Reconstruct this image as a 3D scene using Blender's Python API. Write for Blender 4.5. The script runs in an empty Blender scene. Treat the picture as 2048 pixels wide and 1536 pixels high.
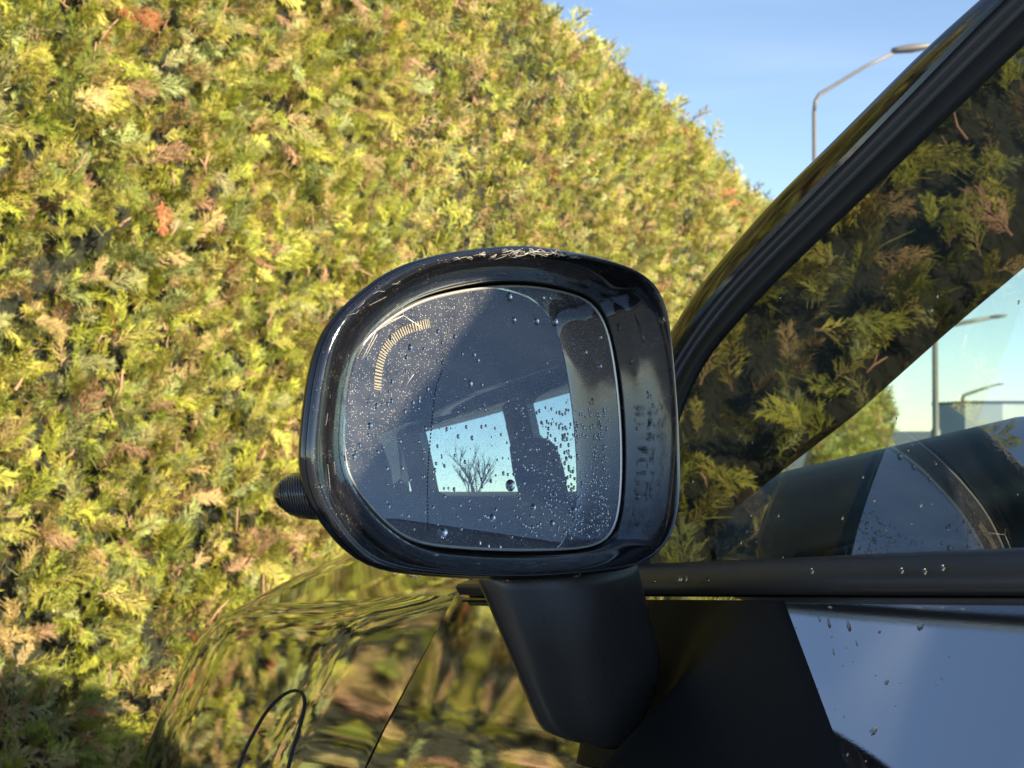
import bpy, bmesh, math, random
import numpy as np
from mathutils import Vector, Matrix, noise

random.seed(7)
rng = np.random.default_rng(7)
scene = bpy.context.scene
R = math.radians

# ------------------------------------------------------------------ camera, sky, sun, exposure
CAM_H = 1.20
cam_d = bpy.data.cameras.new('camera')
cam = bpy.data.objects.new('camera', cam_d)
scene.collection.objects.link(cam)
cam.location = (0, 0, CAM_H)
cam.rotation_euler = (R(90 + 1.713), 0, 0)
cam_d.sensor_width = 36
cam_d.lens = 54.07
cam_d.clip_start = 0.02
cam_d.clip_end = 4000
cam_d.dof.use_dof = True
cam_d.dof.focus_distance = 0.82
cam_d.dof.aperture_fstop = 30
scene.camera = cam

SUN_EL, SUN_AZ = 18.6, 123.5            # degrees; azimuth clockwise from +Y
world = bpy.data.worlds.new('World')
scene.world = world
world.use_nodes = True
wn = world.node_tree
wn.nodes.clear()
w_out = wn.nodes.new('ShaderNodeOutputWorld')
w_bg = wn.nodes.new('ShaderNodeBackground')
w_sky = wn.nodes.new('ShaderNodeTexSky')
w_sky.sky_type = 'NISHITA'
w_sky.sun_disc = False
w_sky.sun_elevation = R(SUN_EL)
w_sky.sun_rotation = R(SUN_AZ)
w_sky.air_density = 0.65
w_sky.dust_density = 0.0
w_sky.ozone_density = 0.5
w_bg.inputs['Strength'].default_value = 0.112
w_tc = wn.nodes.new('ShaderNodeTexCoord')
w_map = wn.nodes.new('ShaderNodeMapping'); w_map.inputs['Scale'].default_value = (1.6, 1.6, 9.0); w_map.inputs['Rotation'].default_value = (0.12, 0.2, 0.3)
w_nz = wn.nodes.new('ShaderNodeTexNoise'); w_nz.inputs['Scale'].default_value = 1.7; w_nz.inputs['Detail'].default_value = 6; w_nz.inputs['Distortion'].default_value = 0.6
w_mr = wn.nodes.new('ShaderNodeMapRange'); w_mr.inputs[1].default_value = 0.45; w_mr.inputs[2].default_value = 0.80; w_mr.inputs[3].default_value = 0.0; w_mr.inputs[4].default_value = 0.20
w_mx = wn.nodes.new('ShaderNodeMix'); w_mx.data_type = 'RGBA'; w_mx.inputs['B'].default_value = (4.6, 5.0, 5.4, 1)
wn.links.new(w_tc.outputs['Generated'], w_map.inputs['Vector']); wn.links.new(w_map.outputs[0], w_nz.inputs['Vector']); wn.links.new(w_nz.outputs[0], w_mr.inputs[0])
wn.links.new(w_mr.outputs[0], w_mx.inputs['Factor']); wn.links.new(w_sky.outputs[0], w_mx.inputs['A'])
wn.links.new(w_mx.outputs['Result'], w_bg.inputs[0])
wn.links.new(w_bg.outputs[0], w_out.inputs[0])

sun_d = bpy.data.lights.new('sun', 'SUN')
sun_d.energy = 5.0
sun_d.angle = R(0.53)
sun_d.color = (1.0, 0.865, 0.64)
sun = bpy.data.objects.new('sun', sun_d)
scene.collection.objects.link(sun)
sd = Vector((math.sin(R(SUN_AZ)) * math.cos(R(SUN_EL)), math.cos(R(SUN_AZ)) * math.cos(R(SUN_EL)), math.sin(R(SUN_EL))))
sun.rotation_euler = sd.to_track_quat('Z', 'Y').to_euler()
sun.location = (6, -5, 6)

scene.view_settings.view_transform = 'Standard'
scene.view_settings.look = 'None'
scene.view_settings.gamma = 1
scene.view_settings.exposure = 1.2
scene.view_settings.use_curve_mapping = False
scene.render.engine = 'CYCLES'
scene.cycles.max_bounces = 12
scene.cycles.transparent_max_bounces = 16
scene.cycles.transmission_bounces = 8
scene.cycles.glossy_bounces = 8
scene.cycles.caustics_reflective = False
scene.cycles.caustics_refractive = False
scene.cycles.use_denoising = True

col = scene.collection

# ------------------------------------------------------------------ helpers
def mesh_obj(name, verts, faces, mat, parent=None, smooth=True):
    me = bpy.data.meshes.new(name)
    me.from_pydata([tuple(v) for v in verts], [], [tuple(f) for f in faces])
    me.validate()
    if smooth:
        for p in me.polygons:
            p.use_smooth = True
    o = bpy.data.objects.new(name, me)
    if mat:
        me.materials.append(mat)
    col.objects.link(o)
    if parent:
        o.parent = parent
    return o

def fix_normals(o):
    bm = bmesh.new(); bm.from_mesh(o.data)
    bmesh.ops.recalc_face_normals(bm, faces=bm.faces)
    bm.to_mesh(o.data); bm.free()
    return o

def bevel(o, w, seg=2):
    m = o.modifiers.new('bevel', 'BEVEL'); m.width = w; m.segments = seg; m.limit_method = 'ANGLE'; m.angle_limit = R(35)
    return o

def empty(name, loc=(0, 0, 0)):
    o = bpy.data.objects.new(name, None)
    o.location = loc
    o.empty_display_size = 0.2
    col.objects.link(o)
    return o

def tag(o, label=None, cat=None, group=None, kind=None):
    if label: o['label'] = label
    if cat: o['category'] = cat
    if group: o['group'] = group
    if kind: o['kind'] = kind
    return o

def grid(P):
    """P: 2-D list of points -> verts, faces"""
    n, m = len(P), len(P[0])
    v = [p for row in P for p in row]
    f = [(a * m + b, a * m + b + 1, (a + 1) * m + b + 1, (a + 1) * m + b) for a in range(n - 1) for b in range(m - 1)]
    return v, f

def loft(loops, closed=True, cap0=True, cap1=True):
    n = len(loops[0]); v = [p for l in loops for p in l]; f = []
    for a in range(len(loops) - 1):
        for b in range(n if closed else n - 1):
            c = (b + 1) % n
            f.append((a * n + b, a * n + c, (a + 1) * n + c, (a + 1) * n + b))
    if cap0: f.append(tuple(range(n))[::-1])
    if cap1: f.append(tuple(range((len(loops) - 1) * n, len(loops) * n)))
    return v, f

def tube(pts, rad, n=8):
    pts = [Vector(p) for p in pts]; loops = []
    for k, p in enumerate(pts):
        t = (pts[min(k + 1, len(pts) - 1)] - pts[max(k - 1, 0)]).normalized()
        a = t.orthogonal().normalized() if k == 0 else (a - t * a.dot(t)).normalized()
        b = t.cross(a); r = rad[k] if hasattr(rad, '__len__') else rad
        loops.append([p + a * (r * math.cos(2 * math.pi * j / n)) + b * (r * math.sin(2 * math.pi * j / n)) for j in range(n)])
    return loft(loops)

def join(parts):
    V, F = [], []
    for v, f in parts:
        o = len(V); V += list(v); F += [tuple(i + o for i in q) for q in f]
    return V, F

def box(c, s, frame=None):
    pts = [Vector((x * s[0] / 2, y * s[1] / 2, z * s[2] / 2)) for x in (-1, 1) for y in (-1, 1) for z in (-1, 1)]
    if frame: pts = [frame @ p for p in pts]
    pts = [p + Vector(c) for p in pts]
    return pts, [(0, 1, 3, 2), (4, 6, 7, 5), (0, 4, 5, 1), (2, 3, 7, 6), (0, 2, 6, 4), (1, 5, 7, 3)]

def smooth_closed(pts, k):
    """closed Catmull-Rom through 2-D / 3-D points, k points evenly by parameter"""
    P = [Vector(p) for p in pts]; n = len(P); out = []
    for j in range(k):
        u = j * n / k; a = int(u); t = u - a
        p0, p1, p2, p3 = P[(a - 1) % n], P[a % n], P[(a + 1) % n], P[(a + 2) % n]
        out.append(0.5 * ((2 * p1) + (p2 - p0) * t + (2 * p0 - 5 * p1 + 4 * p2 - p3) * t * t + (3 * p1 - p0 - 3 * p2 + p3) * t ** 3))
    return out

def interp(x, xs, ys):
    return float(np.interp(x, xs, ys))

def sstep(a, b, x):
    t = min(1, max(0, (x - a) / (b - a))); return t * t * (3 - 2 * t)

# ------------------------------------------------------------------ materials
def nmat(name):
    m = bpy.data.materials.new(name); m.use_nodes = True
    nt = m.node_tree; nt.nodes.clear()
    out = nt.nodes.new('ShaderNodeOutputMaterial')
    return m, nt, out

def principled(name, base, rough=0.5, ior=1.5, spec=0.5, metal=0.0, bump=None, rough_noise=None, spots=None):
    m, nt, out = nmat(name)
    b = nt.nodes.new('ShaderNodeBsdfPrincipled')
    b.inputs['Base Color'].default_value = (*base, 1)
    b.inputs['Roughness'].default_value = rough
    b.inputs['IOR'].default_value = ior
    b.inputs['Specular IOR Level'].default_value = spec
    b.inputs['Metallic'].default_value = metal
    tc = nt.nodes.new('ShaderNodeTexCoord')
    if bump:
        nz = nt.nodes.new('ShaderNodeTexNoise'); nz.inputs['Scale'].default_value = bump[0]; nz.inputs['Detail'].default_value = 3
        nt.links.new(tc.outputs['Object'], nz.inputs['Vector'])
        bp = nt.nodes.new('ShaderNodeBump'); bp.inputs['Strength'].default_value = bump[1]; bp.inputs['Distance'].default_value = bump[2]
        nt.links.new(nz.outputs[0], bp.inputs['Height']); nt.links.new(bp.outputs[0], b.inputs['Normal'])
    if rough_noise:
        nz = nt.nodes.new('ShaderNodeTexNoise'); nz.inputs['Scale'].default_value = rough_noise[0]; nz.inputs['Detail'].default_value = 5
        nt.links.new(tc.outputs['Object'], nz.inputs['Vector'])
        mr = nt.nodes.new('ShaderNodeMapRange'); mr.inputs[1].default_value = 0.3; mr.inputs[2].default_value = 0.75
        mr.inputs[3].default_value = rough_noise[1]; mr.inputs[4].default_value = rough_noise[2]
        nt.links.new(nz.outputs[0], mr.inputs[0]); nt.links.new(mr.outputs[0], b.inputs['Roughness'])
    if spots:   # dust specks: (scale, threshold, colour)
        nz = nt.nodes.new('ShaderNodeTexNoise'); nz.inputs['Scale'].default_value = spots[0]; nz.inputs['Detail'].default_value = 2
        nz2 = nt.nodes.new('ShaderNodeTexNoise'); nz2.inputs['Scale'].default_value = spots[0] * 0.08; nz2.inputs['Detail'].default_value = 3
        ad = nt.nodes.new('ShaderNodeMath'); ad.operation = 'MULTIPLY_ADD'; ad.inputs[1].default_value = 0.45
        nt.links.new(tc.outputs['Object'], nz.inputs['Vector']); nt.links.new(tc.outputs['Object'], nz2.inputs['Vector'])
        nt.links.new(nz2.outputs[0], ad.inputs[0]); nt.links.new(nz.outputs[0], ad.inputs[2])
        cr = nt.nodes.new('ShaderNodeMapRange'); cr.inputs[1].default_value = spots[1]; cr.inputs[2].default_value = spots[1] + 0.08
        nt.links.new(ad.outputs[0], cr.inputs[0])
        mx = nt.nodes.new('ShaderNodeMix'); mx.data_type = 'RGBA'
        mx.inputs['A'].default_value = (*base, 1); mx.inputs['B'].default_value = (*spots[2], 1)
        nt.links.new(cr.outputs[0], mx.inputs['Factor']); nt.links.new(mx.outputs['Result'], b.inputs['Base Color'])
    nt.links.new(b.outputs[0], out.inputs[0])
    return m

def thin_glass(name, tint, ior):
    m, nt, out = nmat(name)
    tr = nt.nodes.new('ShaderNodeBsdfTransparent'); tr.inputs[0].default_value = (*tint, 1)
    gl = nt.nodes.new('ShaderNodeBsdfGlossy'); gl.inputs['Roughness'].default_value = 0.0
    fr = nt.nodes.new('ShaderNodeFresnel'); fr.inputs['IOR'].default_value = ior
    ge = nt.nodes.new('ShaderNodeNewGeometry')
    # same reflectance from either side of the sheet
    mx = nt.nodes.new('ShaderNodeMixShader')
    lw = nt.nodes.new('ShaderNodeLayerWeight')
    f0 = ((ior - 1) / (ior + 1)) ** 2
    pw = nt.nodes.new('ShaderNodeMath'); pw.operation = 'POWER'; pw.inputs[1].default_value = 5
    lw.inputs['Blend'].default_value = 0.5          # facing = 1 - |cos|
    nt.links.new(lw.outputs['Facing'], pw.inputs[0])
    ma = nt.nodes.new('ShaderNodeMath'); ma.operation = 'MULTIPLY_ADD'; ma.inputs[1].default_value = 1 - f0; ma.inputs[2].default_value = f0
    nt.links.new(pw.outputs[0], ma.inputs[0])
    nt.links.new(ma.outputs[0], mx.inputs[0]); nt.links.new(tr.outputs[0], mx.inputs[1]); nt.links.new(gl.outputs[0], mx.inputs[2])
    nt.links.new(mx.outputs[0], out.inputs[0])
    nt.nodes.remove(fr); nt.nodes.remove(ge)
    return m

M = {}
M['paint'] = principled('black_gloss_paint', (0.004, 0.004, 0.005), 0.03, 9.0, bump=(900, 0.015, 0.0004))
M['pillar'] = principled('black_gloss_pillar_cover', (0.005, 0.005, 0.006), 0.05, 2.1)
M['gloss'] = principled('black_gloss_plastic', (0.006, 0.006, 0.008), 0.09, 1.75, rough_noise=(120, 0.05, 0.16))
M['bezel'] = principled('black_bezel_plastic', (0.008, 0.008, 0.010), 0.09, 1.95, rough_noise=(120, 0.05, 0.14), spots=(1600, 0.90, (0.22, 0.20, 0.18)))
M['satin'] = principled('satin_black_trim', (0.042, 0.039, 0.038), 0.38, 1.5, bump=(1500, 0.05, 0.0003), rough_noise=(60, 0.32, 0.46))
M['armplastic'] = principled('grained_black_plastic', (0.034, 0.030, 0.027), 0.30, 1.6, bump=(2600, 0.10, 0.0002), rough_noise=(40, 0.26, 0.36), spots=(500, 0.95, (0.2, 0.18, 0.16)))
M['footblack'] = principled('smooth_black_plastic', (0.006, 0.006, 0.006), 0.50, 1.25, bump=(2600, 0.06, 0.0002))
M['rubber'] = principled('black_rubber', (0.010, 0.010, 0.010), 0.6)
M['interior'] = principled('dark_interior_trim', (0.030, 0.036, 0.044), 0.55, bump=(700, 0.15, 0.0004))
M['dash'] = principled('dashboard_soft_plastic', (0.030, 0.040, 0.048), 0.5, bump=(800, 0.15, 0.0004))
M['seat'] = principled('dark_blue_grey_seat_fabric', (0.035, 0.045, 0.06), 0.75, bump=(500, 0.3, 0.001))
M['liner'] = principled('roof_lining', (0.10, 0.105, 0.115), 0.9)
M['wind'] = thin_glass('green_tinted_side_glass', (0.80, 0.90, 0.85), 2.8)
M['screen'] = thin_glass('windscreen_glass', (0.90, 0.98, 0.93), 1.5)
M['chrome'] = principled('silver_mirror_edge', (0.60, 0.58, 0.54), 0.35, metal=0.6)
M['mark'] = principled('etched_marker', (0.27, 0.24, 0.18), 0.6)
M['dashmark'] = principled('etched_dash', (0.03, 0.04, 0.05), 0.5)
M['lens'] = principled('smoked_indicator_lens', (0.012, 0.012, 0.014), 0.04, 1.9)
M['rib'] = principled('lens_rib_plastic', (0.05, 0.052, 0.06), 0.12, 1.8)
M['tyre'] = principled('tyre_rubber', (0.02, 0.02, 0.02), 0.8)
M['rimmetal'] = principled('wheel_alloy', (0.35, 0.35, 0.36), 0.3, metal=0.9)
M['web'] = principled('spider_silk', (0.75, 0.70, 0.62), 0.7)
M['galv'] = principled('galvanised_steel', (0.22, 0.205, 0.19), 0.55, metal=0.2, rough_noise=(8, 0.45, 0.65))
M['bark'] = principled('bark', (0.07, 0.055, 0.045), 0.9, bump=(60, 0.4, 0.01))

def mirror_mat():
    m, nt, out = nmat('dusty_mirror_glass')
    tc = nt.nodes.new('ShaderNodeTexCoord')
    g = nt.nodes.new('ShaderNodeBsdfGlossy'); g.inputs[0].default_value = (0.66, 0.70, 0.75, 1); g.inputs['Roughness'].default_value = 0.0
    d = nt.nodes.new('ShaderNodeBsdfDiffuse'); d.inputs[0].default_value = (0.55, 0.56, 0.58, 1)
    n1 = nt.nodes.new('ShaderNodeTexVoronoi'); n1.inputs['Scale'].default_value = 1350
    n2 = nt.nodes.new('ShaderNodeTexNoise'); n2.inputs['Scale'].default_value = 90; n2.inputs['Detail'].default_value = 5
    for n in (n1, n2): nt.links.new(tc.outputs['Object'], n.inputs['Vector'])
    sp = nt.nodes.new('ShaderNodeSeparateColor'); nt.links.new(n1.outputs['Color'], sp.inputs[0])
    rad = nt.nodes.new('ShaderNodeMapRange'); rad.inputs[1].default_value = 0.30; rad.inputs[2].default_value = 1.0; rad.inputs[3].default_value = 0.0; rad.inputs[4].default_value = 0.38
    nt.links.new(sp.outputs[0], rad.inputs[0])
    lt = nt.nodes.new('ShaderNodeMath'); lt.operation = 'LESS_THAN'; nt.links.new(n1.outputs['Distance'], lt.inputs[0]); nt.links.new(rad.outputs[0], lt.inputs[1])
    a = nt.nodes.new('ShaderNodeMapRange'); a.inputs[1].default_value = 0.0; a.inputs[2].default_value = 1.0; a.inputs[3].default_value = 0.085; a.inputs[4].default_value = 0.75
    nt.links.new(lt.outputs[0], a.inputs[0])
    b = nt.nodes.new('ShaderNodeMapRange'); b.inputs[1].default_value = 0.3; b.inputs[2].default_value = 0.7; b.inputs[3].default_value = 0.4; b.inputs[4].default_value = 1.1
    nt.links.new(n2.outputs[0], b.inputs[0])
    mu = nt.nodes.new('ShaderNodeMath'); mu.operation = 'MULTIPLY'
    nt.links.new(a.outputs[0], mu.inputs[0]); nt.links.new(b.outputs[0], mu.inputs[1])
    mx = nt.nodes.new('ShaderNodeMixShader')
    nt.links.new(mu.outputs[0], mx.inputs[0]); nt.links.new(g.outputs[0], mx.inputs[1]); nt.links.new(d.outputs[0], mx.inputs[2])
    nt.links.new(mx.outputs[0], out.inputs[0])
    return m
M['mirror'] = mirror_mat()

def water_mat():
    m, nt, out = nmat('rain_water')
    b = nt.nodes.new('ShaderNodeBsdfGlass'); b.inputs['IOR'].default_value = 1.33; b.inputs['Roughness'].default_value = 0.0
    nt.links.new(b.outputs[0], out.inputs[0])
    return m
M['water'] = water_mat()

def foliage_mat(name, translucency=0.35):
    m, nt, out = nmat(name)
    at = nt.nodes.new('ShaderNodeAttribute'); at.attribute_name = 'tint'
    d = nt.nodes.new('ShaderNodeBsdfPrincipled'); d.inputs['Roughness'].default_value = 0.55; d.inputs['Specular IOR Level'].default_value = 0.35
    t = nt.nodes.new('ShaderNodeBsdfTranslucent')
    nt.links.new(at.outputs['Color'], d.inputs['Base Color']); nt.links.new(at.outputs['Color'], t.inputs[0])
    mx = nt.nodes.new('ShaderNodeMixShader'); mx.inputs[0].default_value = translucency
    nt.links.new(d.outputs[0], mx.inputs[1]); nt.links.new(t.outputs[0], mx.inputs[2]); nt.links.new(mx.outputs[0], out.inputs[0])
    return m
M['leaf'] = foliage_mat('cypress_foliage', 0.25)
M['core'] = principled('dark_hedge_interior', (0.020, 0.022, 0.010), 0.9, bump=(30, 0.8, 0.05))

def asphalt_mat():
    m, nt, out = nmat('concrete_paving')
    b = nt.nodes.new('ShaderNodeBsdfPrincipled'); b.inputs['Roughness'].default_value = 0.85
    tc = nt.nodes.new('ShaderNodeTexCoord')
    n = nt.nodes.new('ShaderNodeTexNoise'); n.inputs['Scale'].default_value = 180; n.inputs['Detail'].default_value = 6
    n2 = nt.nodes.new('ShaderNodeTexNoise'); n2.inputs['Scale'].default_value = 0.8; n2.inputs['Detail'].default_value = 5
    nt.links.new(tc.outputs['Object'], n.inputs['Vector']); nt.links.new(tc.outputs['Object'], n2.inputs['Vector'])
    ad = nt.nodes.new('ShaderNodeMath'); ad.operation = 'ADD'
    nt.links.new(n.outputs[0], ad.inputs[0]); nt.links.new(n2.outputs[0], ad.inputs[1])
    cr = nt.nodes.new('ShaderNodeValToRGB')
    cr.color_ramp.elements[0].position = 0.35; cr.color_ramp.elements[0].color = (0.145, 0.155, 0.165, 1)
    cr.color_ramp.elements[1].position = 0.7; cr.color_ramp.elements[1].color = (0.25, 0.265, 0.285, 1)
    hf = nt.nodes.new('ShaderNodeMath'); hf.operation = 'MULTIPLY'; hf.inputs[1].default_value = 0.5
    nt.links.new(ad.outputs[0], hf.inputs[0]); nt.links.new(hf.outputs[0], cr.inputs[0]); nt.links.new(cr.outputs[0], b.inputs['Base Color'])
    bp = nt.nodes.new('ShaderNodeBump'); bp.inputs['Strength'].default_value = 0.5; bp.inputs['Distance'].default_value = 0.004
    nt.links.new(n.outputs[0], bp.inputs['Height']); nt.links.new(bp.outputs[0], b.inputs['Normal'])
    nt.links.new(b.outputs[0], out.inputs[0])
    return m
M['asphalt'] = asphalt_mat()
M['grass'] = principled('rough_grass', (0.06, 0.09, 0.025), 0.9, bump=(6, 0.8, 0.1))
M['render_wall'] = principled('pale_cladding', (0.62, 0.63, 0.60), 0.7)
M['grey_wall'] = principled('grey_cladding', (0.33, 0.36, 0.36), 0.7)
M['roofing'] = principled('dark_roof_edge', (0.10, 0.10, 0.11), 0.8)
M['pane'] = principled('dark_window_pane', (0.03, 0.04, 0.05), 0.05, 1.6)

# ------------------------------------------------------------------ ground
g = mesh_obj('ground', [(-1500, -1500, 0), (1500, -1500, 0), (1500, 1500, 0), (-1500, 1500, 0)], [(0, 1, 2, 3)], M['asphalt'], smooth=False)
tag(g, kind='structure')

# ------------------------------------------------------------------ hedge of cypress along the parking bay
AL = R(17.4); HP = 1.67; HTOP = 2.95
HN = np.array([math.cos(AL), -math.sin(AL), 0.0])            # outward, towards the car
HD = np.array([math.sin(AL), math.cos(AL), 0.0])             # along the hedge, away from the viewer
HB = -HP * HN

def vnoise(P, seed=0):
    """cheap smooth 3-D value noise, vectorised, -1..1"""
    P = np.asarray(P, float); i = np.floor(P).astype(np.int64); f = P - i; f = f * f * (3 - 2 * f); r = 0
    for dx in (0, 1):
        for dy in (0, 1):
            for dz in (0, 1):
                h = (i[:, 0] + dx) * 374761393 + (i[:, 1] + dy) * 668265263 + (i[:, 2] + dz) * 2147483647 + seed * 1442695041
                h = (h ^ (h >> 13)) * 1274126177; h = (h ^ (h >> 16)) & 0xffff
                w = (f[:, 0] if dx else 1 - f[:, 0]) * (f[:, 1] if dy else 1 - f[:, 1]) * (f[:, 2] if dz else 1 - f[:, 2])
                r = r + w * h / 65535.0
    return r * 2 - 1

def make_spray(r, fine):
    """one flat feathery cypress spray along +x in the xy plane; returns verts, tris, tip factor, brightness"""
    V, T, K, Bv = [], [], [], []
    cur = [1.0]
    def tri(a, b, c, ka, kb, kc):
        n = len(V); V.extend([a, b, c]); K.extend([ka, kb, kc]); Bv.extend([cur[0]] * 3); T.append((n, n + 1, n + 2))
    def ribbon(p, d, L, w, k0, k1, curl, seg=2):
        pr = np.array([-d[1], d[0], 0.0])
        for s in range(seg):
            u0, u1 = s / seg, (s + 1) / seg
            a = p + d * L * u0 + np.array([0, 0, curl * u0 * u0 * L]); b = p + d * L * u1 + np.array([0, 0, curl * u1 * u1 * L])
            w0, w1 = w * (1 - 0.3 * u0), w * (1 - 0.3 * u1 if u1 < 1 else 0.25)
            ka, kb = k0 + (k1 - k0) * u0, k0 + (k1 - k0) * u1
            tri(a - pr * w0, a + pr * w0, b + pr * w1, ka, ka, kb); tri(a - pr * w0, b + pr * w1, b - pr * w1, ka, kb, kb)
    bend = r.uniform(-0.9, 0.9); droop = r.uniform(-1.0, 0.3)
    nb = 8 if fine else 4
    axis = lambda u: np.array([u * (1 - 0.12 * u * abs(bend)), bend * 0.40 * u * u, droop * 0.5 * u * u])
    wide = r.uniform(0.55, 1.05)
    for s in range(4):
        a, b = axis(s / 4), axis((s + 1) / 4); d = b - a; L = np.linalg.norm(d); ribbon(a, d / L, L * 1.05, 0.020 * (1 - s * 0.15), s / 5, (s + 1) / 5, 0, 1)
    for s in range(nb):
        for side in (-1, 1):
            u = 0.08 + 0.86 * (s + 0.25 * side + 0.25 + r.uniform(-0.1, 0.1)) / nb
            cur[0] = r.uniform(0.72, 1.25)
            ang = side * R(r.uniform(26, 48)) + bend * 0.8 * u
            L = (0.13 + 0.30 * wide * (1 - u) ** 0.7) * r.uniform(0.6, 1.15) * (0.7 + 0.6 * min(1, u * 3))
            d = np.array([math.cos(ang), math.sin(ang), r.uniform(-0.5, 0.25)]); d /= np.linalg.norm(d)
            p = axis(u); ribbon(p, d, L, 0.013 if fine else 0.028, 0.45, 0.9, r.uniform(-0.9, 0.3))
            ns = 4 if fine else 1
            for q in range(ns):
                for sd2 in (-1, 1):
                    v = 0.15 + 0.75 * (q + r.uniform(0, 0.7)) / ns
                    a2 = ang + sd2 * R(r.uniform(18, 38)); d2 = np.array([math.cos(a2), math.sin(a2), r.uniform(-0.6, 0.4)])
                    p2 = p + d * L * v; l2 = r.uniform(0.10, 0.20) * (1.1 - 0.4 * v) * (1 if fine else 1.4)
                    pr = np.array([-d2[1], d2[0], 0]) * (0.014 if fine else 0.026); tp = p2 + d2 * l2
                    tri(p2 - pr, p2 + pr, tp, 0.5 + 0.3 * v, 0.5 + 0.3 * v, 1.0)
    return np.array(V), np.array(T), np.array(K), np.array(Bv)

class Foliage:
    def __init__(self, seed):
        self.r = np.random.default_rng(seed); self.V = []; self.T = []; self.C = []; self.n = 0
        self.fine = [make_spray(self.r, True) for _ in range(10)]; self.coarse = [make_spray(self.r, False) for _ in range(8)]
    def add(self, pos, dirs, nrm, size, cbase, ctip, fine):
        lib = self.fine if fine else self.coarse
        which = self.r.integers(0, len(lib), len(pos))
        x = dirs / np.linalg.norm(dirs, axis=1, keepdims=True)
        z = nrm - (nrm * x).sum(1, keepdims=True) * x; z /= np.linalg.norm(z, axis=1, keepdims=True) + 1e-9
        y = np.cross(z, x)
        for k, (v, t, kf, bv) in enumerate(lib):
            m = np.where(which == k)[0]
            if not len(m): continue
            w = pos[m][:, None, :] + size[m][:, None, None] * (v[None, :, 0:1] * x[m][:, None, :] + v[None, :, 1:2] * y[m][:, None, :] + v[None, :, 2:3] * z[m][:, None, :])
            c = cbase[m][:, None, :] * (1 - kf[None, :, None]) + ctip[m][:, None, :] * kf[None, :, None]
            c = c * bv[None, :, None]; self.V.append(w.reshape(-1, 3)); self.C.append(c.reshape(-1, 3))
            off = self.n + np.arange(len(m))[:, None, None] * len(v)
            self.T.append((t[None] + off).reshape(-1, 3)); self.n += len(m) * len(v)
    def build(self, name, mat, parent):
        V = np.concatenate(self.V).astype(np.float32); T = np.concatenate(self.T).astype(np.int32); Cc = np.concatenate(self.C).astype(np.float32)
        me = bpy.data.meshes.new(name)
        me.vertices.add(len(V)); me.vertices.foreach_set('co', V.ravel())
        me.loops.add(len(T) * 3); me.loops.foreach_set('vertex_index', T.ravel())
        me.polygons.add(len(T)); me.polygons.foreach_set('loop_start', np.arange(0, len(T) * 3, 3, dtype=np.int32))
        me.update(calc_edges=True)
        at = me.attributes.new('tint', 'FLOAT_COLOR', 'POINT')
        at.data.foreach_set('color', np.concatenate([Cc, np.ones((len(Cc), 1), np.float32)], 1).ravel())
        me.materials.append(mat)
        o = bpy.data.objects.new(name, me); col.objects.link(o); o.parent = parent
        return o, len(T)

GREEN = np.array([0.25, 0.285, 0.042]); LIME = np.array([0.58, 0.57, 0.080]); DEEP = np.array([0.085, 0.125, 0.025])
PALE = np.array([0.48, 0.53, 0.20]); PINK = np.array([0.56, 0.34, 0.19]); RUST = np.array([0.56, 0.21, 0.09]); OCHRE = np.array([0.55, 0.43, 0.15])

def foliage_colours(r, pos):
    n = len(pos)
    cl = vnoise(pos * 5.0, 3) * 0.5 + vnoise(pos * 14.0, 4) * 0.5
    u = r.random(n) + cl * 0.40
    a = np.clip((u - 0.05) / 0.8, 0, 1)[:, None]
    base = DEEP * (1 - a) + GREEN * a; tip = GREEN * 1.2 * (1 - a) + LIME * a
    m = r.random(n) < 0.45; base[m] = PINK * r.uniform(0.5, 0.95, (m.sum(), 1))          # woody stems
    m = r.random(n) < 0.22; tip[m] = PALE * r.uniform(0.75, 1.05, (m.sum(), 1))
    kb = r.random(n) + 0.12 * vnoise(pos * 6.0, 9)
    m = kb < 0.055; base[m] = PINK * 0.8; tip[m] = PINK * r.uniform(0.7, 1.1, (m.sum(), 1))
    m = (kb >= 0.055) & (kb < 0.22); base[m] = PINK * 0.7; tip[m] = OCHRE * r.uniform(0.75, 1.05, (m.sum(), 1))
    m = r.random(n) < 0.008; base[m] = RUST; tip[m] = RUST * r.uniform(0.9, 1.2, (m.sum(), 1))
    j = r.uniform(0.74, 1.24, (n, 1))
    return base * j, tip * j

def hedge_profile(t, top, rad, depth):
    """t along the cross-section from foot (0) up and over; returns offset inward, height, normal (out, up)"""
    straight = top - rad; arc = rad * math.pi / 2
    inw = np.where(t < straight, 0, np.where(t < straight + arc, rad - rad * np.cos(np.clip((t - straight) / rad, 0, math.pi / 2)), rad + t - straight - arc))
    h = np.where(t < straight, t, np.where(t < straight + arc, straight + rad * np.sin(np.clip((t - straight) / rad, 0, math.pi / 2)), top))
    an = np.clip((t - straight) / rad, 0, math.pi / 2)
    return inw, h, np.cos(an), np.sin(an)

def hedge_points(r, l, t, top, rad, base, dirv, nrmv):
    inw, h, no, nu = hedge_profile(t, top, rad, 0)
    q = np.stack([l * 1.3, h * 1.6, np.zeros_like(l)], 1)
    dis = 0.07 * vnoise(q, 1) + 0.045 * vnoise(q * 3.1, 2) + 0.02 * vnoise(q * 8, 5)
    hh = h + 0.06 * vnoise(np.stack([l * 1.1, l * 0, l * 0], 1), 8) * (h / top) ** 3
    N = no[:, None] * nrmv + nu[:, None] * np.array([0, 0, 1.0])
    P = base + l[:, None] * dirv + np.array([0, 0, 1.0]) * hh[:, None] - inw[:, None] * nrmv + N * dis[:, None]
    return P, N

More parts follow.
